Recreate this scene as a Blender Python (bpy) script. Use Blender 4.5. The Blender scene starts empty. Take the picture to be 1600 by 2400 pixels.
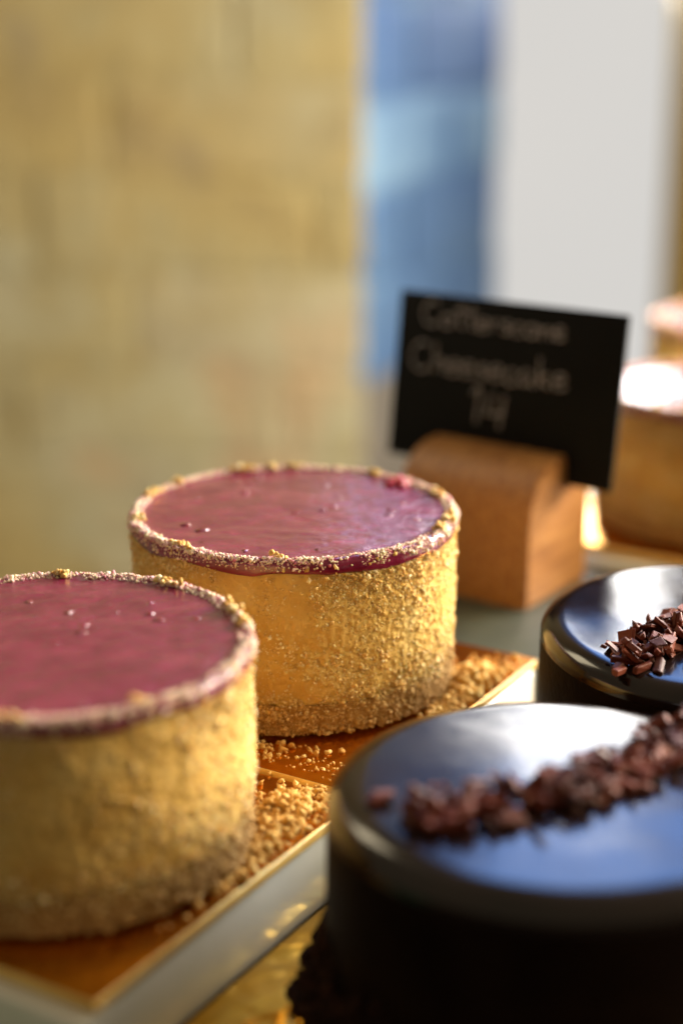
import bpy, bmesh, math, random
import numpy as np
from mathutils import Vector, Matrix, noise as mn

random.seed(7)
rng = np.random.default_rng(7)
sc = bpy.context.scene
COL = sc.collection
R_ = math.radians

# ------------------------------------------------------------------ helpers
def new_mesh_obj(name, verts, faces, mats, parent=None, smooth=True, mat_idx=None):
    me = bpy.data.meshes.new(name)
    me.from_pydata([tuple(v) for v in verts], [], [tuple(f) for f in faces])
    for m in (mats if isinstance(mats, (list, tuple)) else [mats]):
        me.materials.append(m)
    if smooth:
        me.polygons.foreach_set('use_smooth', [True] * len(me.polygons))
    if mat_idx is not None:
        me.polygons.foreach_set('material_index', mat_idx)
    me.update()
    o = bpy.data.objects.new(name, me)
    COL.objects.link(o)
    if parent is not None:
        o.parent = parent
    return o


def tag(o, label=None, cat=None, group=None, kind=None):
    if label: o['label'] = label
    if cat: o['category'] = cat
    if group: o['group'] = group
    if kind: o['kind'] = kind
    return o


def empty(name, loc=(0, 0, 0), rz=0.0):
    o = bpy.data.objects.new(name, None)
    o.empty_display_size = 0.02
    COL.objects.link(o)
    o.location = loc
    o.rotation_euler = (0, 0, rz)
    return o


def box_obj(name, x0, x1, y0, y1, z0, z1, mat, parent=None, bevel=0.0, seg=2):
    bm = bmesh.new()
    bmesh.ops.create_cube(bm, size=1)
    for v in bm.verts:
        v.co = Vector((x0 + (v.co.x + .5) * (x1 - x0), y0 + (v.co.y + .5) * (y1 - y0), z0 + (v.co.z + .5) * (z1 - z0)))
    if bevel > 0:
        bmesh.ops.bevel(bm, geom=bm.edges[:], offset=bevel, segments=seg, affect='EDGES', profile=.5)
    me = bpy.data.meshes.new(name)
    bm.to_mesh(me); bm.free()
    me.materials.append(mat)
    o = bpy.data.objects.new(name, me); COL.objects.link(o)
    if parent is not None: o.parent = parent
    if bevel > 0:
        me.polygons.foreach_set('use_smooth', [True] * len(me.polygons))
        me.set_sharp_from_angle(angle=R_(50))
    return o


def lathe(name, profile, mat, parent=None, n=160, disp=None, cap_top=True, cap_bottom=True):
    """profile: list of (r, z) from bottom to top; disp(p, nrm) -> radial/normal shift."""
    vs, fs = [], []
    m = len(profile)
    for (r, z) in profile:
        for k in range(n):
            a = 2 * math.pi * k / n
            vs.append(Vector((r * math.cos(a), r * math.sin(a), z)))
    for i in range(m - 1):
        for k in range(n):
            k2 = (k + 1) % n
            fs.append((i * n + k, i * n + k2, (i + 1) * n + k2, (i + 1) * n + k))
    if cap_bottom:
        vs.append(Vector((0, 0, profile[0][1]))); c = len(vs) - 1
        for k in range(n): fs.append((c, (k + 1) % n, k))
    if cap_top:
        vs.append(Vector((0, 0, profile[-1][1]))); c = len(vs) - 1
        b = (m - 1) * n
        for k in range(n): fs.append((c, b + k, b + (k + 1) % n))
    if disp:
        vs = [disp(v) for v in vs]
    return new_mesh_obj(name, vs, fs, mat, parent)


def arc(cx, cz, r, a0, a1, n):
    return [(cx + r * math.cos(R_(a0 + (a1 - a0) * i / n)), cz + r * math.sin(R_(a0 + (a1 - a0) * i / n))) for i in range(n + 1)]


# ---- jittered low-poly lumps, merged by numpy
def ico(sub):
    bm = bmesh.new()
    bmesh.ops.create_icosphere(bm, subdivisions=sub, radius=1.0)
    v = np.array([tuple(x.co) for x in bm.verts], dtype=np.float64)
    f = np.array([[w.index for w in p.verts] for p in bm.faces], dtype=np.int64)
    bm.free()
    return v, f

ICO1 = ico(1); ICO2 = ico(2)
def lump_variants(base, n, jit):
    out = []
    for _ in range(n):
        v = base[0].copy()
        off = np.array([random.uniform(-9, 9) for _ in range(3)])
        s = np.array([1 + jit * mn.noise(Vector(p * 1.3 + off)) * 1.6 + random.uniform(-jit, jit) * .35 for p in v])
        v *= s[:, None]
        v *= np.array([random.uniform(.6, 1.3) for _ in range(3)])
        out.append(v)
    return out
LUMP1 = lump_variants(ICO1, 24, .60)
LUMP2 = lump_variants(ICO2, 24, .62)


def rand_rot(n):
    q = rng.normal(size=(n, 4)); q /= np.linalg.norm(q, axis=1)[:, None]
    w, x, y, z = q.T
    return np.stack([np.stack([1 - 2 * (y * y + z * z), 2 * (x * y - z * w), 2 * (x * z + y * w)], -1),
                     np.stack([2 * (x * y + z * w), 1 - 2 * (x * x + z * z), 2 * (y * z - x * w)], -1),
                     np.stack([2 * (x * z - y * w), 2 * (y * z + x * w), 1 - 2 * (x * x + y * y)], -1)], 1)


def lumps(name, pos, rad, mat, parent=None, big=False, smooth=True):
    pos = np.asarray(pos); rad = np.asarray(rad)
    var, (bv, bf) = (LUMP2, ICO2) if big else (LUMP1, ICO1)
    n = len(pos); V = np.array(var)[rng.integers(0, len(var), n)]
    V = np.einsum('nij,nkj->nki', rand_rot(n), V) * rad[:, None, None] + pos[:, None, :]
    nv = bv.shape[0]
    F = (bf[None] + (np.arange(n) * nv)[:, None, None]).reshape(-1, 3)
    V = V.reshape(-1, 3)
    me = bpy.data.meshes.new(name)
    me.vertices.add(len(V)); me.vertices.foreach_set('co', V.ravel())
    me.loops.add(F.size); me.loops.foreach_set('vertex_index', F.ravel())
    me.polygons.add(len(F))
    me.polygons.foreach_set('loop_start', np.arange(0, F.size, 3))
    me.polygons.foreach_set('loop_total', np.full(len(F), 3))
    me.update(calc_edges=True); me.validate()
    if smooth:
        me.polygons.foreach_set('use_smooth', [True] * len(me.polygons))
    me.materials.append(mat)
    o = bpy.data.objects.new(name, me); COL.objects.link(o)
    if parent is not None: o.parent = parent
    return o


def fbm(x, y, z, o=3):
    return mn.fractal(Vector((x, y, z)), 1.0, 2.0, o, noise_basis='PERLIN_ORIGINAL')


# ------------------------------------------------------------------ materials
class NT:
    def __init__(s, name):
        s.m = bpy.data.materials.new(name); s.m.use_nodes = True
        s.t = s.m.node_tree; s.b = s.t.nodes['Principled BSDF']
    def n(s, typ, **kw):
        nd = s.t.nodes.new(typ)
        for k, v in kw.items():
            if k in nd.inputs: nd.inputs[k].default_value = v
            else: setattr(nd, k, v)
        return nd
    def l(s, a, b): s.t.links.new(a, b)
    def coord(s): return s.n('ShaderNodeTexCoord').outputs['Object']
    def noise(s, scale, detail=4, rough=.55, vec=None):
        nd = s.n('ShaderNodeTexNoise'); nd.inputs['Scale'].default_value = scale
        nd.inputs['Detail'].default_value = detail; nd.inputs['Roughness'].default_value = rough
        s.l(vec if vec is not None else s.coord(), nd.inputs['Vector'])
        return nd.outputs['Fac']
    def ramp(s, fac, stops):
        r = s.n('ShaderNodeValToRGB'); e = r.color_ramp.elements
        while len(e) < len(stops): e.new(.5)
        for el, (p, c) in zip(e, stops):
            el.position = p; el.color = (*c, 1) if len(c) == 3 else c
        s.l(fac, r.inputs['Fac']); return r.outputs['Color']
    def mix(s, fac, a, b):
        mx = s.n('ShaderNodeMix', data_type='RGBA')
        if isinstance(fac, (int, float)): mx.inputs[0].default_value = fac
        else: s.l(fac, mx.inputs[0])
        for i, c in ((6, a), (7, b)):
            if isinstance(c, tuple): mx.inputs[i].default_value = (*c, 1)
            else: s.l(c, mx.inputs[i])
        return mx.outputs[2]
    def bump(s, h, strength, dist):
        bp = s.n('ShaderNodeBump'); bp.inputs['Strength'].default_value = strength
        bp.inputs['Distance'].default_value = dist
        s.l(h, bp.inputs['Height']); s.l(bp.outputs['Normal'], s.b.inputs['Normal'])
    def set(s, **kw):
        for k, v in kw.items():
            i = s.b.inputs[k.replace('_', ' ')]
            if hasattr(v, 'node'): s.l(v, i)
            else: i.default_value = (*v, 1) if isinstance(v, tuple) and len(v) == 3 and i.type == 'RGBA' else v
        return s


def m_crumb(name, stops, sss=0.0):
    t = NT(name)
    g = t.n('ShaderNodeNewGeometry')
    c = t.ramp(g.outputs['Random Per Island'], stops)
    t.set(Base_Color=c, Roughness=.88, Specular_IOR_Level=.12)
    if sss:
        t.set(Subsurface_Weight=sss, Subsurface_Scale=.0008, Subsurface_Radius=(1, .5, .2))
    return t.m

M_CRUMB = m_crumb('biscuit_crumb', [(0, (.57, .34, .11)), (.4, (.74, .49, .18)), (.8, (.85, .65, .32)), (1, (.90, .76, .48))], .3)
M_CRUMB_TOAST = m_crumb('toasted_crumb', [(0, (.50, .26, .06)), (.5, (.68, .41, .12)), (1, (.82, .58, .22))])
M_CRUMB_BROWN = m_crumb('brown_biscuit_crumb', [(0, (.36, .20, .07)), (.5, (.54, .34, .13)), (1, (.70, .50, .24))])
M_CRUMB_PINK = m_crumb('berry_dusted_crumb', [(0, (.45, .12, .17)), (.18, (.64, .32, .36)), (.42, (.82, .58, .55)), (.62, (.88, .72, .56)), (1, (.90, .76, .50))], .15)
M_CHOC_CRUMB = m_crumb('chocolate_crumb', [(0, (.012, .006, .004)), (.7, (.03, .013, .008)), (1, (.055, .022, .012))])

t = NT('cheesecake_filling')
c = t.ramp(t.noise(90, 5), [(.3, (.66, .39, .10)), (.55, (.76, .50, .155)), (.75, (.82, .60, .24))])
t.set(Base_Color=c, Roughness=.8, Specular_IOR_Level=.12, Subsurface_Weight=.2, Subsurface_Scale=.0015, Subsurface_Radius=(1, .6, .2))
t.bump(t.noise(1300, 6, .75), .9, .0007); M_FILL = t.m

t = NT('biscuit_base')
c = t.ramp(t.noise(700, 4), [(.3, (.26, .12, .03)), (.7, (.52, .30, .09))])
t.set(Base_Color=c, Roughness=.85, Specular_IOR_Level=.2)
t.bump(t.noise(1100, 5, .7), 1, .001); M_BASE = t.m

t = NT('raspberry_glaze')
n1 = t.noise(95, 6, .68)
c = t.ramp(n1, [(.34, (.14, .006, .034)), (.52, (.19, .012, .052)), (.68, (.26, .026, .075))])
t.set(Base_Color=c, Roughness=.24, IOR=1.42, Subsurface_Weight=.15, Subsurface_Scale=.002, Subsurface_Radius=(1, .15, .12),
      Coat_Weight=.8, Coat_Roughness=.16)
mp = t.n('ShaderNodeMapping'); t.l(t.coord(), mp.inputs['Vector']); mp.inputs['Scale'].default_value = (1, 1.5, 1)
t.bump(t.noise(480, 5, .62, mp.outputs['Vector']), .26, .0011); M_GLAZE = t.m

t = NT('raspberry_flesh')
c = t.ramp(t.noise(300, 3), [(.3, (.34, .006, .012)), (.7, (.62, .015, .03))])
t.set(Base_Color=c, Roughness=.25, Coat_Weight=.4, Subsurface_Weight=.2, Subsurface_Scale=.002); M_BERRY = t.m

t = NT('dark_fruit')
c = t.ramp(t.noise(400, 3), [(.3, (.10, .004, .008)), (.7, (.26, .01, .02))])
t.set(Base_Color=c, Roughness=.22, Coat_Weight=.5, Coat_Roughness=.1); M_FLECK = t.m

t = NT('dark_chocolate_glaze')
c = t.ramp(t.noise(40, 4), [(.3, (.006, .003, .0025)), (.7, (.014, .007, .005))])
r = t.ramp(t.noise(55, 5, .6), [(.35, (.13,) * 3), (.7, (.20,) * 3)])
t.set(Base_Color=c, Roughness=r, IOR=1.5)
t.bump(t.noise(22, 2, .5), .07, .004); M_CHOC = t.m

t = NT('dark_chocolate_side')
c = t.ramp(t.noise(60, 5), [(.3, (.006, .003, .0025)), (.7, (.013, .007, .005))])
t.set(Base_Color=c, Roughness=.55, Specular_IOR_Level=.03)
t.bump(t.noise(500, 4), .3, .0006); M_CHOC_SIDE = t.m

t = NT('chocolate_shaving')
g = t.n('ShaderNodeNewGeometry')
c = t.ramp(g.outputs['Random Per Island'], [(0, (.05, .009, .005)), (.5, (.12, .020, .009)), (1, (.20, .042, .020))])
t.set(Base_Color=c, Roughness=.6, Specular_IOR_Level=.3)
t.bump(t.noise(1500, 3), .4, .0004); M_CHIP = t.m

t = NT('gold_foil_card')
c = t.ramp(t.noise(160, 3), [(.3, (.72, .33, .045)), (.7, (.88, .47, .08))])
r = t.ramp(t.noise(220, 4), [(.3, (.13,) * 3), (.7, (.24,) * 3)])
t.set(Base_Color=c, Metallic=1.0, Roughness=r)
t.bump(t.noise(120, 3), .12, .002); M_GOLD = t.m

t = NT('crinkled_gold_foil')
c = t.ramp(t.noise(90, 3), [(.3, (.90, .52, .07)), (.7, (.98, .66, .16))])
t.set(Base_Color=c, Metallic=1.0, Roughness=.16)
t.bump(t.noise(55, 2, .4), .8, .006); M_FOIL = t.m

t = NT('gold_card_edge')
c = t.ramp(t.noise(240, 3), [(.3, (.72, .44, .11)), (.7, (.86, .60, .20))])
t.set(Base_Color=c, Roughness=.45); M_EDGE = t.m

t = NT('white_glazed_ceramic')
c = t.ramp(t.noise(60, 4), [(.3, (.76, .77, .69)), (.7, (.82, .82, .75))])
t.set(Base_Color=c, Roughness=.28, Coat_Weight=.3, Coat_Roughness=.1); M_WHITE = t.m

t = NT('green_counter')
c = t.ramp(t.noise(18, 4), [(.3, (.012, .16, .105)), (.7, (.02, .21, .14))])
t.set(Base_Color=c, Roughness=.4); M_GREEN = t.m

t = NT('dark_counter')
c = t.ramp(t.noise(18, 4), [(.3, (.012, .009, .007)), (.7, (.022, .016, .012))])
t.set(Base_Color=c, Roughness=.5); M_DARK = t.m

t = NT('grey_green_shade')  # dark tone imitates the shade on the surface beside the sign block
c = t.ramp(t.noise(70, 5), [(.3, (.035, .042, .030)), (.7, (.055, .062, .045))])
t.set(Base_Color=c, Roughness=.45); M_SHADE_TRAY = t.m

t = NT('oiled_wood')
mp = t.n('ShaderNodeMapping'); t.l(t.coord(), mp.inputs['Vector']); mp.inputs['Scale'].default_value = (1, 14, 14)
c = t.ramp(t.noise(28, 5, .6, mp.outputs['Vector']), [(.25, (.17, .060, .012)), (.5, (.32, .135, .034)), (.75, (.43, .215, .066))])
t.set(Base_Color=c, Roughness=.5)
t.bump(t.noise(60, 4, .6, mp.outputs['Vector']), .15, .001); M_WOOD = t.m

t = NT('ochre_painted_wood')
mp = t.n('ShaderNodeMapping'); t.l(t.coord(), mp.inputs['Vector']); mp.inputs['Scale'].default_value = (8, 8, .6)
c = t.ramp(t.noise(8, 4, .6, mp.outputs['Vector']), [(.3, (.36, .24, .06)), (.7, (.46, .32, .10))])
t.set(Base_Color=c, Roughness=.5); M_FRAME = t.m

t = NT('slate_card')
c = t.ramp(t.noise(40, 5), [(.3, (.0025, .0025, .0025)), (.75, (.005, .005, .0055))])
t.set(Base_Color=c, Roughness=.75, Specular_IOR_Level=.15); M_SLATE = t.m

t = NT('chalk')
c = t.ramp(t.noise(700, 4), [(.35, (.13, .125, .14)), (.65, (.38, .36, .38))])
t.set(Base_Color=c, Roughness=.95, Specular_IOR_Level=.1); M_CHALK = t.m

def wall_mat(name, w, dark):
    t = NT(name)
    g = t.n('ShaderNodeNewGeometry')
    c1 = t.ramp(g.outputs['Random Per Island'], [(0, (.32, .24, .10)), (.3, (.44, .34, .12)), (.55, (.40, .34, .18)), (.75, (.52, .38, .11)), (.9, (.52, .31, .15)), (1, (.36, .31, .20))])
    c2 = t.ramp(t.noise(4.2, 4, .62), [(.32, (.20, .14, .09)), (.41, (.52, .37, .08)), (.50, (.46, .39, .17)), (.58, (.52, .52, .36)), (.68, (.62, .36, .18))])
    c3 = t.ramp(t.noise(13, 5, .7), [(.32, (.20, .15, .09)), (.48, (.46, .36, .14)), (.68, (.58, .52, .30))])
    c = t.mix(w, t.mix(.42, c2, c3), c1)
    hsv = t.n('ShaderNodeHueSaturation'); hsv.inputs['Saturation'].default_value = .86; hsv.inputs['Value'].default_value = .76
    t.l(c, hsv.inputs['Color']); c = hsv.outputs['Color']
    if dark < 1: c = t.mix(1 - dark, c, (.16, .12, .07))
    t.set(Base_Color=c, Roughness=.9, Specular_IOR_Level=.2)
    t.bump(t.noise(60, 6, .7), .6, .006)
    return t.m
M_BRICK = wall_mat('stock_brick', .14, 1); M_MORTAR = wall_mat('lime_mortar', .0, .93)

t = NT('blue_lit_brick')  # blue skylight falling on the brick reveal, put into its base colour
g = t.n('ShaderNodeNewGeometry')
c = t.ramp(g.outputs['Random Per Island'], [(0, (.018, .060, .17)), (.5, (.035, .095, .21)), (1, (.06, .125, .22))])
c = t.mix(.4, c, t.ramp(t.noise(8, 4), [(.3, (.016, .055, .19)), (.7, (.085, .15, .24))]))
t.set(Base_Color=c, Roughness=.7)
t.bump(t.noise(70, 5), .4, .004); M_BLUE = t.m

t = NT('taupe_brick')  # darker, browner lower courses of the reveal
c = t.ramp(t.noise(8, 4), [(.3, (.085, .075, .06)), (.7, (.13, .11, .085))])
t.set(Base_Color=c, Roughness=.8); M_TAUPE = t.m

t = NT('pale_blue_lit_brick')  # paler brick course, tinted with the same blue skylight
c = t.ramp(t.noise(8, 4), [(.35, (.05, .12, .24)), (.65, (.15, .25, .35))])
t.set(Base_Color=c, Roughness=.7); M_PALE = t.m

t = NT('blue_lit_joint')  # joint colour carries the blue skylight too
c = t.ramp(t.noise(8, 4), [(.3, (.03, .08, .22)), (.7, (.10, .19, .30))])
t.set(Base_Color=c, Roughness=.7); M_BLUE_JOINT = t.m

def m_emit(name, col, s):
    t = NT(name)
    t.set(Base_Color=(.0, .0, .0), Roughness=.3, Emission_Color=col, Emission_Strength=s)
    return t.m
M_PANE = m_emit('bright_window_glass', (1.0, .975, .935), .70)

# ------------------------------------------------------------------ frame of the slab (rotated)
CX, CY = -.052, .302
UA = math.atan2(.857, .515)          # direction of the slab's long right edge
U = Vector((.515, .857)); N = Vector((-.857, .515))
def P(a, n, z=0.0):
    return Vector((CX + U.x * a + N.x * n, CY + U.y * a + N.y * n, z))

# ------------------------------------------------------------------ cheesecakes
R0 = .0487
TOP = .0525

def rim_wob(a):
    return .0006 * mn.noise(Vector((3 * math.cos(a), 3 * math.sin(a), 1.7))) + .0004 * mn.noise(Vector((9 * math.cos(a), 9 * math.sin(a), 4.7)))

def side_disp(v):
    r = math.hypot(v.x, v.y)
    if r < 1e-5: return v
    k = 1 + (.0007 * fbm(v.x * 60, v.y * 60, v.z * 60, 2) + .00035 * fbm(v.x * 500, v.y * 500, v.z * 500, 3)) / r
    return Vector((v.x * k, v.y * k, v.z))

def glaze_disp(v):
    a = math.atan2(v.y, v.x); r = math.hypot(v.x, v.y)
    z = v.z
    if z < .0493:                                  # ragged lower edge
        z += .0011 * fbm(2.2 * math.cos(a), 2.2 * math.sin(a) + 2.3, 0, 3) - .0009 * max(0, mn.noise(Vector((math.cos(a) * 6, math.sin(a) * 6, 9))))
    if r < .0455 and z > .05:
        z += .00014 * fbm(v.x * 150, v.y * 220, 0, 3) + .0003 * mn.noise(Vector((v.x * 45, v.y * 45, 3)))
    else:
        k = 1 + rim_wob(a) / max(r, 1e-4)
        v = Vector((v.x * k, v.y * k, v.z))
    return Vector((v.x, v.y, z))

SMOOTH_DIR = R_(252)      # where the smooth, nearly bare patch faces, in the cake's own frame

def crumb_density(a, z):
    """0..1, how thickly the side is crumbed"""
    x, y = math.cos(a), math.sin(a)
    d = .74 + .8 * fbm(x * 2.2 + 4, y * 2.2, z * 55, 3) + .25 * mn.noise(Vector((x * 9, y * 9, z * 220)))
    da = (a - SMOOTH_DIR + math.pi) % (2 * math.pi) - math.pi
    patch = math.exp(-(da / .5) ** 2) * min(1, max(0, (z - .009) / .006)) * (1.0 if z < .047 else .8)
    d -= .52 * patch
    if z > .0478: d -= .25 + .5 * mn.noise(Vector((x * 4, y * 4, 21)))
    if z < .016: d += .6 * (1 - z / .016)
    return d

def make_cheesecake():
    root = empty('cheesecake')
    lathe('biscuit_base', [(.0440, .0004), (.0458, .0009), (.0478, .0020), (.0484, .004), (.0485, .0075), (.0484, .0105)], M_BASE, root, 240, side_disp, cap_top=False)
    prof = [(R0 - .0006 + .0006 * math.sin(i / 110 * 3.1), .0105 + (.0485 - .0105) * i / 110) for i in range(111)]
    def fine(v):
        a = math.atan2(v.y, v.x); q = side_disp(v); r = math.hypot(q.x, q.y)
        if r < .02: return q
        k = 1 + (.0004 * mn.noise(v * 1300) + .0003 * mn.noise(v * 620)) * min(1.2, max(.12, crumb_density(a, v.z) + .15)) / r
        return Vector((q.x * k, q.y * k, q.z))
    lathe('cheese_filling', prof, M_FILL, root, 760, fine)
    gp = [(R0 - .0002, .0482), (R0 + .0004, .0488), (R0 + .0005, .0496)] + arc(R0 - .0011, .0508, .0016, 0, 90, 8)
    gp += [(.0468, .0523), (.0459, .0521), (.0448, .0519)] + [(.0448 - .0448 * i / 44, .0518) for i in range(1, 44)]
    lathe('raspberry_glaze', gp, M_GLAZE, root, 300, glaze_disp, cap_bottom=False)
    # crumbs on the side
    pos, rad = [], []
    n_try = 0
    while len(pos) < 100000 and n_try < 250000:
        n_try += 1
        a = random.uniform(0, 2 * math.pi); z = .0016 + (random.random()) * .0500
        d = crumb_density(a, z)
        if random.random() > d * .95: continue
        r = min(.00085, max(.00016, random.lognormvariate(math.log(.00019), .44)))
        if d < .35: r *= .75
        q = Vector((R0 * math.cos(a), R0 * math.sin(a), z))
        q = side_disp(q); rr = math.hypot(q.x, q.y)
        k = (rr - .0004 + r * random.uniform(.0, .75)) / rr
        if z < .004: k *= 1 - .006 * (1 - z / .004)
        pos.append((q.x * k, q.y * k, z)); rad.append(r)
        if r > .00034 and random.random() < .55:            # clumped crumbs
            for _ in range(random.randint(2, 6)):
                a2 = a + random.gauss(0, r * 1.1) / R0; z2 = max(.0016, z + random.gauss(0, r * 1.1))
                k2 = rr * k + random.uniform(-.2, .9) * r
                pos.append((k2 * math.cos(a2), k2 * math.sin(a2), z2)); rad.append(r * random.uniform(.35, .8))
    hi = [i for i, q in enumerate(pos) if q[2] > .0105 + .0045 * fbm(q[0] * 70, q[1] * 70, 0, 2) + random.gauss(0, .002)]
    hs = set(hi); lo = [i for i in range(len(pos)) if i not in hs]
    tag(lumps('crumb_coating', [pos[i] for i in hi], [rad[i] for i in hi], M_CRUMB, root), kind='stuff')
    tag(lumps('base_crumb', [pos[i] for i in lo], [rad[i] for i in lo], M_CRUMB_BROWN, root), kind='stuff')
    # clumps of bigger crumbs near the top edge
    pos, rad = [], []
    for _ in range(110):
        a = random.uniform(0, 2 * math.pi)
        if mn.noise(Vector((4 * math.cos(a), 4 * math.sin(a), 7))) < -.05: continue
        z = random.uniform(.043, .0505)
        r = random.uniform(.0003, .0007); k = R0 + .0004 + random.uniform(0, .0007)
        pos.append((k * math.cos(a), k * math.sin(a), z)); rad.append(r)
    for _ in range(13):                                   # little heaps on the rim
        a = random.uniform(0, 2 * math.pi)
        w = random.uniform(.01, .055); c = random.randint(10, 34)
        for _ in range(c):
            b = a + random.gauss(0, w); rr = .0470 + random.gauss(0, .0007)
            r = random.uniform(.00035, .0008)
            pos.append((rr * math.cos(b), rr * math.sin(b), .0526 + abs(random.gauss(0, .0006)))); rad.append(r)
    tag(lumps('loose_rim_crumb', pos, rad, M_CRUMB, root, big=True), kind='stuff')
    # berry-stained crumbs round the rim
    pos, rad = [], []
    for _ in range(20000):
        a = random.uniform(0, 2 * math.pi)
        t_ = random.betavariate(1.35, 1.35)                  # 0 inner edge of rim, 1 outer shoulder
        nz = mn.noise(Vector((5 * math.cos(a), 5 * math.sin(a), 2))) * .8 + mn.noise(Vector((15 * math.cos(a), 15 * math.sin(a), t_ * 3))) * .7
        if random.random() > .58 + nz - .25 * abs(t_ - .45): continue
        if t_ < .45:
            rr, zz = .0455 + (.0476 - .0455) * t_ / .45 + .0006 * nz, .0519 + .0005 * t_ / .45
        else:
            b = (t_ - .45) / .55 * R_(100); rr, zz = .0476 + .0017 * math.sin(b), .0508 + .0017 * math.cos(b) - .0012 * max(0, (t_ - .8) / .2)
        r = min(.00065, max(.00013, random.lognormvariate(math.log(.00023), .45)))
        rr += random.gauss(0, .00015) + rim_wob(a); zz += random.uniform(0, .0004)
        pos.append((rr * math.cos(a), rr * math.sin(a), zz)); rad.append(r)
    tag(lumps('berry_stained_crumb', pos, rad, M_CRUMB_PINK, root), kind='stuff')
    # seeds and scraps of fruit in the glaze
    pos, rad = [], []
    for _ in range(26):
        a = random.uniform(0, 2 * math.pi); r = .042 * math.sqrt(random.random())
        pos.append((r * math.cos(a), r * math.sin(a), .0510)); rad.append(random.uniform(.0006, .0015))
    o = lumps('fruit_fleck', pos, rad, M_FLECK, root, big=True)
    for v in o.data.vertices:
        v.co.z = .05175 + (v.co.z - .0510) * .22
    tag(o, kind='stuff')
    return root

def copy_tree(o, parent=None):
    c = o.copy(); COL.objects.link(c)
    c.parent = parent
    for ch in [k for k in o.children]:
        copy_tree(ch, c)
    return c

cake = make_cheesecake()
G1 = 'raspberry cheesecakes in a row along the counter'
mid = cake
spots = [((-.0144, .478, .0008), R_(-8), 'sharp middle raspberry cheesecake in front of the wooden sign block', 0),
         ((-.0705, .3730, 0), R_(30), 'raspberry cheesecake cut by the left edge at the near corner of the tray', 0),
         ((.1516, .646, .0005), R_(75), 'blurred raspberry cheesecake behind the sign, nearer of the two there', 0),
         ((.200, .795, .0005), R_(210), 'blurred raspberry cheesecake farthest back under the bright window', 0)]
cakes = []
for i, (loc, rz, lab, _) in enumerate(spots):
    o = cake if i == 0 else copy_tree(cake)
    o.location = loc; o.rotation_euler = (0, 0, rz); o.scale = (1, 1, 1.03)
    tag(o, lab, 'cheesecake', G1); cakes.append(o)
# the whole red berry piece on the middle cake (its own frame is turned by -8 deg)
p = Matrix.Rotation(R_(8), 3, 'Z') @ Vector((.0325, .0300, 0))
bp, br = [], []
for _ in range(26):
    a = random.uniform(0, 6.28); r = random.random() ** .5
    bp.append((p.x + .0034 * r * math.cos(a), p.y + .0038 * r * math.sin(a), .0520 + .0004 * (1 - r))); br.append(random.uniform(.0008, .0014))
lumps('raspberry_piece', bp, br, M_BERRY, mid, big=True)

# ------------------------------------------------------------------ chocolate cakes
ZC = -.0225          # top of the low gold boards
HC = .0535
def choc_disp(v):
    r = math.hypot(v.x, v.y)
    w = .0003 * mn.noise(Vector((v.x * 28, v.y * 45, v.z * 30 + 5))) + .00004 * mn.noise(Vector((v.x * 140, v.y * 140, v.z * 140)))
    if v.z > HC - .001:
        return Vector((v.x, v.y, v.z + w))
    k = 1 + w * 1.2 / max(r, .01)
    return Vector((v.x * k, v.y * k, v.z))

def chip_mesh(name, items, parent):
    """irregular broken sticks of chocolate; items: (pos, size(3), euler)"""
    vs, fs = [], []
    for (p, s, e) in items:
        bm = bmesh.new(); bmesh.ops.create_cube(bm, size=1)
        for v in bm.verts:
            v.co = Vector((v.co.x * s[0] * random.uniform(.55, 1.25), v.co.y * s[1] * random.uniform(.45, 1.25), v.co.z * s[2] * random.uniform(.5, 1.25)))
        bmesh.ops.bevel(bm, geom=bm.edges[:], offset=min(s) * .14, segments=1, affect='EDGES')
        M = Matrix.Translation(p) @ Matrix.LocRotScale(None, __import__('mathutils').Euler(e), None)
        b = len(vs); bm.verts.index_update()
        vs += [M @ v.co for v in bm.verts]; fs += [[w.index + b for w in f.verts] for f in bm.faces]
        bm.free()
    return tag(new_mesh_obj(name, vs, fs, M_CHIP, parent, smooth=False), kind='stuff')

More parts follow.
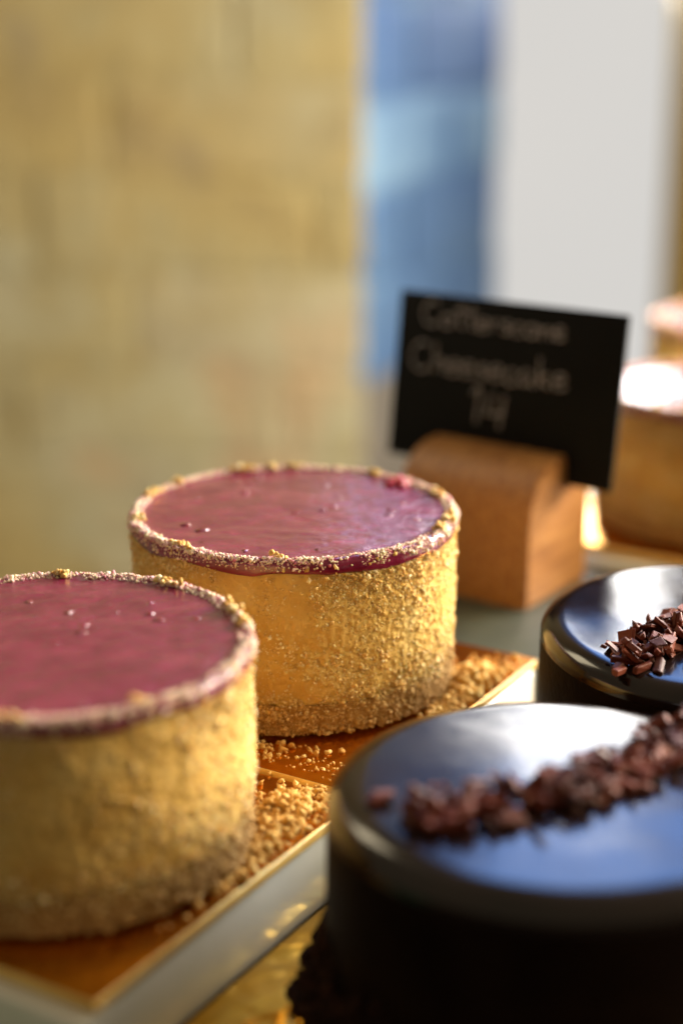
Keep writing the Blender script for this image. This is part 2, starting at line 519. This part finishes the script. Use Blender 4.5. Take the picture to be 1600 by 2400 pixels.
def make_choc(name, loc, path, n, label, seed, extra=()):
    random.seed(seed)
    root = empty(name, loc)
    prof = [(.0485, .0005), (.0495, .002)] + [(.0498, .004 + i * (HC - .0105) / 22) for i in range(23)]
    rf = .0052
    prof += [(.0498, HC - rf - .0012)] + [(.0498 - 1.45 * rf * (1 - math.cos(R_(b))), HC - rf + rf * math.sin(R_(b))) for b in range(5, 91, 5)]
    prof += [((.0498 - 1.45 * rf) * (1 - i / 26), HC + .0004 * (i / 26)) for i in range(1, 26)]
    k = 25
    lathe('cake_side', prof[:k], M_CHOC_SIDE, root, 220, choc_disp, cap_top=False)
    lathe('chocolate_glaze', prof[k - 1:], M_CHOC, root, 220, choc_disp, cap_bottom=False)
    # skirt of chocolate crumbs
    pos, rad = [], []
    for _ in range(7500):
        a = random.uniform(0, 2 * math.pi)
        h = .017 + .006 * fbm(3 * math.cos(a), 3 * math.sin(a), seed, 2)
        z = abs(random.gauss(0, .45)) * h
        if z > h * 1.25 or z > .03: continue
        r = random.uniform(.0005, .0014) * (1.1 - .35 * z / h)
        rr = .0500 + random.uniform(0, .0075) * max(0, 1 - z / h) ** 1.5 + random.uniform(0, .001)
        pos.append((rr * math.cos(a), rr * math.sin(a), .0006 + z)); rad.append(r)
    tag(lumps('crumb_skirt', pos, rad, M_CHOC_CRUMB, root, smooth=False), kind='stuff')
    items = []
    seg = [Vector(p) for p in path]
    L = [0]
    for i in range(len(seg) - 1): L.append(L[-1] + (seg[i + 1].xy - seg[i].xy).length)
    for _ in range(n):
        s = random.uniform(0, L[-1])
        i = max(k for k in range(len(seg) - 1) if L[k] <= s)
        f = (s - L[i]) / (L[i + 1] - L[i])
        c = seg[i].lerp(seg[i + 1], f); w = c.z
        d = random.gauss(0, .42)
        if abs(d) > 1: continue
        t_ = (seg[i + 1].xy - seg[i].xy).normalized(); q = Vector((-t_.y, t_.x))
        xy = c.xy + q * d * w
        rr = xy.length
        z = HC + .0008 + random.random() ** 1.4 * .0060 * (1 - d * d)
        if rr > .0445: z -= (rr - .0445) * 1.1
        if rr > .0520: continue
        kind_ = random.random()
        if kind_ < .5: sz = (random.uniform(.004, .0088), random.uniform(.0017, .0029), random.uniform(.0014, .0024))
        elif kind_ < .75: sz = (random.uniform(.0035, .0065), random.uniform(.003, .005), random.uniform(.0006, .0011))
        else: sz = (random.uniform(.001, .0022), random.uniform(.0008, .0018), random.uniform(.0008, .0014))
        items.append((Vector((xy.x, xy.y, z)), sz,
                      (random.gauss(0, .6), random.gauss(0, .5), random.uniform(0, 6.28))))
    for (x, y) in extra:
        items.append((Vector((x, y, HC + .001)), (.0045, .003, .002), (.1, .1, random.uniform(0, 6))))
    chip_mesh('chocolate_shaving', items, root)
    return root

G2 = 'chocolate cakes along the front right'
ch1 = make_choc('chocolate_cake', (.0485, .3375, ZC),
          [(-.033, -.0165, .0055), (-.022, -.0135, .0085), (-.010, -.0125, .0075), (.003, -.0045, .0080), (.014, .0035, .0085), (.024, .012, .0095), (.036, .028, .011)],
          230, '', 11, extra=[(-.039, -.0085), (-.0375, -.007)])
ch1.scale = (1.045, 1.045, 1.03)
tag(ch1, 'glossy dark chocolate cake in the foreground with a strip of chocolate shavings', 'chocolate cake', G2)
ch2 = make_choc('chocolate_cake', (.1070, .4450, ZC),
          [(-.033, -.030, .009), (-.020, -.020, .013), (-.006, -.006, .014), (.012, .008, .014), (.032, .022, .012)],
          320, '', 23, extra=[(-.0335, -.034), (-.034, -.0365)])
ch2.rotation_euler = (R_(2.2), 0, 0)       # stands a touch askew, leaning to the viewer
ch2.location.z += .0018; ch2.scale = (1, 1, .985)
tag(ch2, 'glossy chocolate cake cut by the right edge, heap of shavings on top', 'chocolate cake', G2)

# ------------------------------------------------------------------ boards, trays, counter
def board(a0, a1, n0, n1, z1, th, lab, group, foil=None):
    c = P((a0 + a1) / 2, (n0 + n1) / 2, z1)
    o = box_obj('cake_board', -(a1 - a0) / 2, (a1 - a0) / 2, -(n1 - n0) / 2, (n1 - n0) / 2, -th, 0, foil or M_GOLD, None, .0007, 3)
    o.data.materials.append(M_EDGE)
    for pl in o.data.polygons:
        if pl.normal.z < .86: pl.material_index = 1
    o.location = c; o.rotation_euler = (0, 0, UA)
    return tag(o, lab, 'cake board', group)
GB = 'square gold cake boards'
board(.0000, .1090, -.0004, .112, 0, .0030, 'gold card board under the near left cheesecake', GB)
board(.1100, .2215, -.0004, .112, .0008, .0032, 'gold card board under the middle cheesecake, crumbs spilled on it', GB)
board(.012, .137, -.130, -.0006, ZC, .0018, 'gold foil board under the foreground chocolate cake', GB, M_FOIL)
board(.1395, .2645, -.130, -.0006, ZC, .0018, 'gold foil board under the right hand chocolate cake', GB)
board(.341, .455, -.053, .061, .0005, .0034, 'gold card board under the blurred cheesecake behind the sign', GB)
board(.487, .601, -.017, .097, .0005, .0034, 'gold card board under the farthest cheesecake', GB)

def slab(a0, a1, n0, n1, z0, z1, lab):
    c = P((a0 + a1) / 2, (n0 + n1) / 2, z0)
    o = box_obj('serving_tray', -(a1 - a0) / 2, (a1 - a0) / 2, -(n1 - n0) / 2, (n1 - n0) / 2, 0, z1 - z0, M_WHITE, None, .0015, 3)
    o.location = c; o.rotation_euler = (0, 0, UA)
    return tag(o, lab, 'tray', 'white serving slabs')
ZCOUNT = -.0245
slab(-.004, .2225, .0006, .120, ZCOUNT, -.0033, 'thick white serving slab under the two near cheesecakes')
st = box_obj('shade_tray', -.048, .048, -.060, .060, 0, -.0033 - ZCOUNT, M_SHADE_TRAY, None, .0015, 3)  # added tray, its dark colour stands in for the shaded strip
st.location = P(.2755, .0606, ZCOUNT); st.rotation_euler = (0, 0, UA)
tag(st, 'added slab under the wooden sign block, coloured dark grey green for the shade there', 'tray')
slab(.334, .625, -.062, .105, ZCOUNT, -.0033, 'thick white serving slab under the two far cheesecakes')

cnt = box_obj('counter_top', -.45, .665, -.75, .135, -.03, 0, M_DARK, None, .003, 2)
cnt.location = P(0, 0, ZCOUNT - .0004); cnt.rotation_euler = (0, 0, UA)
tag(cnt, kind='structure')
mat_ = box_obj('table_mat', -.10, -.010, .012, .20, 0, .0016, M_GREEN, None, .0006, 2)
mat_.location = P(0, 0, ZCOUNT - .0003); mat_.rotation_euler = (0, 0, UA)
tag(mat_, 'green mat peeping out below the white slab in the bottom left corner', 'mat')

# loose crumbs lying on the gold boards
def scatter(lab, spots, mat, group='spilled crumbs on the boards'):
    pos, rad = [], []
    for (a, n, sa, sn, cnt_, h, rmin, rmax, z) in spots:
        for _ in range(cnt_):
            da, dn = random.gauss(0, 1), random.gauss(0, 1)
            r = random.uniform(rmin, rmax) * (1 if random.random() < .8 else 1.5)
            q = P(a + da * sa, n + dn * sn)
            if (a + da * sa) > .2205 or (n + dn * sn) < .001: continue
            hh = h * math.exp(-(da * da + dn * dn) / 1.6) * random.random()
            pos.append((q.x, q.y, z + r * .75 + hh)); rad.append(r)
    o = lumps('spilled_crumbs', pos, rad, mat, None, big=True)
    return tag(o, lab, 'crumbs', group, 'stuff')
random.seed(5)
scatter('golden biscuit crumbs heaped on the board between the two cheesecakes',
        [(.092, .0125, .0065, .0035, 420, .0045, .0003, .0010, 0), (.078, .006, .012, .0025, 190, .003, .0003, .0009, 0), (.099, .014, .006, .006, 80, .001, .0003, .0007, 0),
         (.062, .004, .012, .0016, 70, .001, .0004, .0009, 0)], M_CRUMB_TOAST)
scatter('fine golden crumbs lying before the middle cheesecake',
        [(.1215, .030, .0030, .013, 80, .0005, .0002, .0006, .0008), (.119, .040, .002, .004, 30, .001, .0003, .0007, .0008), (.1165, .024, .0025, .012, 40, 0, .0001, .0004, .0008)], M_CRUMB_TOAST)
scatter('golden crumbs heaped at the right foot of the middle cheesecake',
        [(.190, .0085, .008, .004, 330, .0050, .0005, .0011, .0008), (.203, .010, .008, .006, 70, .001, .0003, .0008, .0008), (.172, .005, .008, .0022, 120, .002, .0004, .0009, .0008)], M_CRUMB_TOAST)

# ------------------------------------------------------------------ sign: wooden block with a slate card
K = Vector((.0646, .546)); E = Vector((-.809, .588)); Q = Vector((.588, .809))
sign = empty('sign_holder', (K.x, K.y, -.0033), math.atan2(Q.y, Q.x))
# local axes: x = depth (Q), y = along the front (E is +90deg of Q)
tag(sign, 'rounded wooden sign block standing on the shade-coloured slab behind the middle cheesecake', 'sign holder')
W = .0548
prof = [(0, 0), (0, .030)] + [(.0205 - .0205 * math.cos(R_(90 * i / 12)), .030 + .0187 * math.sin(R_(90 * i / 12))) for i in range(1, 13)]
prof += [(.0262, .0487), (.0262, .0365), (.0286, .0365), (.0286, .0478), (.0415, .0474), (.0440, .0455), (.0440, 0)]
bm = bmesh.new()
va = [bm.verts.new((x, 0, z)) for x, z in prof]; vb = [bm.verts.new((x, W, z)) for x, z in prof]
n = len(prof)
for i in range(n):
    j = (i + 1) % n
    bm.faces.new((va[i], vb[i], vb[j], va[j]))
bm.faces.new(va[::-1]) ; bm.faces.new(vb)
bmesh.ops.recalc_face_normals(bm, faces=bm.faces[:])
bmesh.ops.bevel(bm, geom=[e for e in bm.edges if abs(e.verts[0].co.y - e.verts[1].co.y) < 1e-6], offset=.0008, segments=2, affect='EDGES', clamp_overlap=True)
me = bpy.data.meshes.new('wood_block'); bm.to_mesh(me); bm.free()
me.materials.append(M_WOOD)
me.polygons.foreach_set('use_smooth', [True] * len(me.polygons)); me.set_sharp_from_angle(angle=R_(40))
blk = bpy.data.objects.new('wood_block', me); COL.objects.link(blk); blk.parent = sign; blk.scale = (1, 1, 1.04)

card = empty('chalkboard_sign', (0, 0, 0))
tag(card, 'small black chalkboard price card slotted into the wooden block', 'sign')
LEAN = R_(7.6)
cm = Matrix.Translation((K.x + Q.x * .0273, K.y + Q.y * .0273, .0364)) @ Matrix.Rotation(math.atan2(-E.y, -E.x), 4, 'Z') @ Matrix.Rotation(-LEAN, 4, 'X')
# local: x to the right in the picture (-E), z up, y away from the viewer
card.matrix_world = cm
CW = .0945; CR = .0172
box_obj('slate_panel', CR - CW, CR, -.0008, .0008, 0, .0622, M_SLATE, card, .0003, 2)

GL = {  # one-stroke handwriting, x right, y up, x-height 1
 'C': ([[(1.1, 1.75), (.7, 2.05), (.25, 1.7), (.05, 1.0), (.25, .25), (.7, 0), (1.15, .3)]], 1.35),
 'o': ([[(.55, 1), (.15, .85), (.05, .4), (.35, 0), (.75, .15), (.85, .6), (.55, 1), (1.0, .85)]], 1.0),
 't': ([[(.4, 2.0), (.38, .9), (.42, .2), (.7, 0)], [(.05, 1.35), (.85, 1.45)]], .8),
 'e': ([[(.1, .5), (.7, .65), (.6, 1), (.25, .95), (.05, .45), (.3, 0), (.85, .2)]], .9),
 'r': ([[(.1, 1), (.2, 0)], [(.2, .6), (.45, .95), (.75, .9)]], .75),
 's': ([[(.7, .9), (.35, 1), (.2, .75), (.6, .4), (.5, .05), (.1, .1)]], .8),
 'c': ([[(.75, .85), (.4, 1), (.1, .6), (.2, .1), (.55, 0), (.8, .2)]], .85),
 'n': ([[(.1, 1), (.15, 0)], [(.15, .65), (.45, 1), (.7, .8), (.75, 0)]], .9),
 'h': ([[(.15, 2.0), (.15, 0)], [(.15, .65), (.45, 1), (.7, .8), (.75, 0)]], .9),
 'a': ([[(.75, .9), (.35, 1), (.05, .5), (.3, 0), (.7, .35), (.78, 1), (.75, .1), (.95, 0)]], 1.0),
 'k': ([[(.15, 2.05), (.2, 0)], [(.75, 1.0), (.2, .5), (.8, 0)]], .95),
 '1': ([[(.0, 1.6), (.35, 2.0), (.32, 0)]], .75),
 '4': ([[(.35, 2.0), (.1, .8), (.95, .9)], [(.9, 1.9), (.75, 0)]], 1.2),
}
def write(text, x0, z0, h, adv, slope, rad, name):
    x = x0; vs, fs = [], []
    for chx in text:
        if chx == ' ': x += h * .8; continue
        strokes, w = GL[chx]
        jz = random.uniform(-.08, .08) * h
        for st in strokes:
            pts = []
            for i in range(len(st) - 1):                      # Catmull-Rom
                p0 = st[max(i - 1, 0)]; p1 = st[i]; p2 = st[i + 1]; p3 = st[min(i + 2, len(st) - 1)]
                for k in range(5):
                    t_ = k / 5
                    pts.append(tuple(.5 * (2 * p1[d] + (p2[d] - p0[d]) * t_ + (2 * p0[d] - 5 * p1[d] + 4 * p2[d] - p3[d]) * t_ ** 2 + (3 * p1[d] - p0[d] - 3 * p2[d] + p3[d]) * t_ ** 3) for d in (0, 1)))
            pts.append(st[-1])
            P3 = [Vector((x + px * h * adv, 0, z0 + slope * (x - x0) + py * h + jz)) for px, py in pts]
            for i, p in enumerate(P3):
                tg = (P3[min(i + 1, len(P3) - 1)] - P3[max(i - 1, 0)]).normalized()
                q = Vector((-tg.z, 0, tg.x)); b = len(vs)
                r = rad * random.uniform(.8, 1.2)
                for a in range(6):
                    an = a * math.pi / 3
                    vs.append(p + q * r * math.cos(an) + Vector((0, -.00085 + .00025 * math.sin(an), 0)))
                if i:
                    for a in range(6):
                        a2 = (a + 1) % 6
                        fs.append((b - 6 + a, b - 6 + a2, b + a2, b + a))
        x += w * h * adv
    return new_mesh_obj(name, vs, fs, M_CHALK, card)
write('Cotterscone', CR - CW + .0105, .0505, .0043, 1.40, -.0, .00048, 'chalk_writing')
write('Cheesecake', CR - CW + .0068, .0330, .0052, 1.36, -.0, .00048, 'chalk_writing')
write('14', CR - CW + .0350, .0165, .0064, 1.3, 0, .00052, 'chalk_writing')

# ------------------------------------------------------------------ brick wall with a splayed reveal, blue skylight put into its colour
def bricks(name, L, z0, z1, mat, parent, seed, bl=.215, bh=.065, j=.010):
    rr = random.Random(seed); vs, fs, mi = [], [], []
    z = z0; row = 0
    while z < z1:
        x = -(bl + j) * ((.5 if row % 2 else 0) + rr.uniform(-.2, .2)) - L - .1
        while x < 0:
            xa, xb = max(x, -L), min(x + bl, 0)
            if xb - xa > .02 and xb > -L:
                e = .006; d = rr.uniform(-.0005, .0006); b = len(vs)
                for (yy, g) in ((.03, 0), (-d + .0012, 0), (-d, .003)):
                    for (px, pz) in ((xa + g, z + g), (xb - g, z + g), (xb - g, z + bh - g), (xa + g, z + bh - g)):
                        vs.append((px + rr.uniform(-e, e) * (yy < .02) * (-.4 < px < -.001), yy, pz + rr.uniform(-e, e)))
                for k in range(2):
                    o = b + 4 * k
                    for m_ in range(4): fs.append((o + m_, o + (m_ + 1) % 4, o + 4 + (m_ + 1) % 4, o + 4 + m_))
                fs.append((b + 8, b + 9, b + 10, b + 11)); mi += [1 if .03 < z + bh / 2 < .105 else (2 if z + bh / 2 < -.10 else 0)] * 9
            x += bl + j
        z += bh + j; row += 1
    return new_mesh_obj(name, vs, fs, mat, parent, smooth=False, mat_idx=(mi if isinstance(mat, list) else None))

wall = empty('brick_wall', (.0157, 1.30, 0), R_(-4))
tag(wall, 'old yellow stock brick wall filling the blurred left background', 'wall')
bricks('brickwork', 1.3, -.75, 1.1, M_BRICK, wall, 3)
box_obj('mortar_bed', -1.3, -.003, .0014, .10, -.75, 1.1, M_MORTAR, wall)
rev = empty('window_reveal', (.0, 0, 0)); rev.parent = wall
rev.rotation_euler = (0, 0, R_(66 + 4)); 
# reveal runs from the wall's corner back to the window: built along its own -x, then turned
rev.location = Matrix.Rotation(R_(4), 3, 'Z') @ Vector((.152 - .0157, .32, 0))
b_ = bricks('reveal_brick', .345, -.765, 1.1, [M_BLUE, M_PALE, M_TAUPE], rev, 9)
box_obj('reveal_joint', -.345, -.001, .003, .05, -.0975, 1.1, M_BLUE_JOINT, rev)
box_obj('mortar_joint', -.345, -.001, .003, .05, -.75, -.0985, M_TAUPE, rev)

# ------------------------------------------------------------------ window
win = empty('window', (.15, 1.63, 0))
tag(win, 'tall overexposed shop window with an ochre wooden frame', 'window')
XW = .166
box_obj('glass_pane', 0, XW + .01, .012, .018, -.40, 1.05, M_PANE, win)
box_obj('right_jamb', XW, XW + .12, -.03, .05, -.45, 1.1, M_FRAME, win, .004)
box_obj('sill', -.03, XW - .001, -.06, .05, -.45, -.40, M_FRAME, win, .004)
box_obj('head_rail', -.03, XW - .001, -.03, .05, 1.05, 1.1, M_FRAME, win, .004)
for o in win.children:
    if o.name.startswith('right'): o.name = 'jamb'

# ------------------------------------------------------------------ light
def area(name, loc, aim, sx, sy, rad, col):
    l = bpy.data.lights.new(name, 'AREA'); l.shape = 'RECTANGLE'; l.size = sx; l.size_y = sy
    l.energy = rad * math.pi * sx * sy; l.color = col
    o = bpy.data.objects.new(name, l); COL.objects.link(o)
    o.location = loc
    d = Vector(aim) - Vector(loc)
    o.rotation_euler = d.to_track_quat('-Z', 'Y').to_euler()
    return o
area('near_window_light', (.130, 1.28, .305), (.130, .4, .2), .078, .190, 11.0, (1, .97, .93))
area('upper_window_light', (.250, 1.60, .410), (.250, .4, .2), .140, .42, 13.0, (1, .97, .93))
area('blue_sky_light', (.20, 1.45, .87), (.03, .42, .0), 1.15, .60, 5.6, (.18, .41, 1.0))
area('side_window_light', (.62, .92, .29), (0, .45, .02), .36, .46, 60.0, (1, .93, .82))
area('room_light', (.85, .54, .38), (0, .44, .02), .45, .40, 23.0, (1, .80, .50))
area('far_cake_fill', (-.26, .74, .42), (.17, .69, .02), .18, .18, 8.0, (1, .84, .56))  # unseen fill added to brighten the far cheesecakes

w = bpy.data.worlds.new('World'); sc.world = w; w.use_nodes = True
bg = w.node_tree.nodes['Background']
bg.inputs['Color'].default_value = (1.0, .79, .51, 1); bg.inputs['Strength'].default_value = .29

# ------------------------------------------------------------------ camera
cam = bpy.data.cameras.new('camera'); co = bpy.data.objects.new('camera', cam); COL.objects.link(co)
co.location = (0, 0, .2); co.rotation_euler = (R_(90 - 17), 0, 0)
cam.sensor_fit = 'VERTICAL'; cam.sensor_height = 36; cam.sensor_width = 24; cam.lens = 58.2
cam.clip_start = .01; cam.clip_end = 50
cam.dof.use_dof = True; cam.dof.focus_distance = .452; cam.dof.aperture_fstop = 3.7
sc.camera = co

sc.view_settings.view_transform = 'Standard'; sc.view_settings.look = 'None'
sc.view_settings.exposure = -.08; sc.view_settings.gamma = 1; sc.view_settings.use_curve_mapping = False
sc.render.engine = 'CYCLES'
sc.cycles.use_denoising = True
sc.cycles.max_bounces = 8
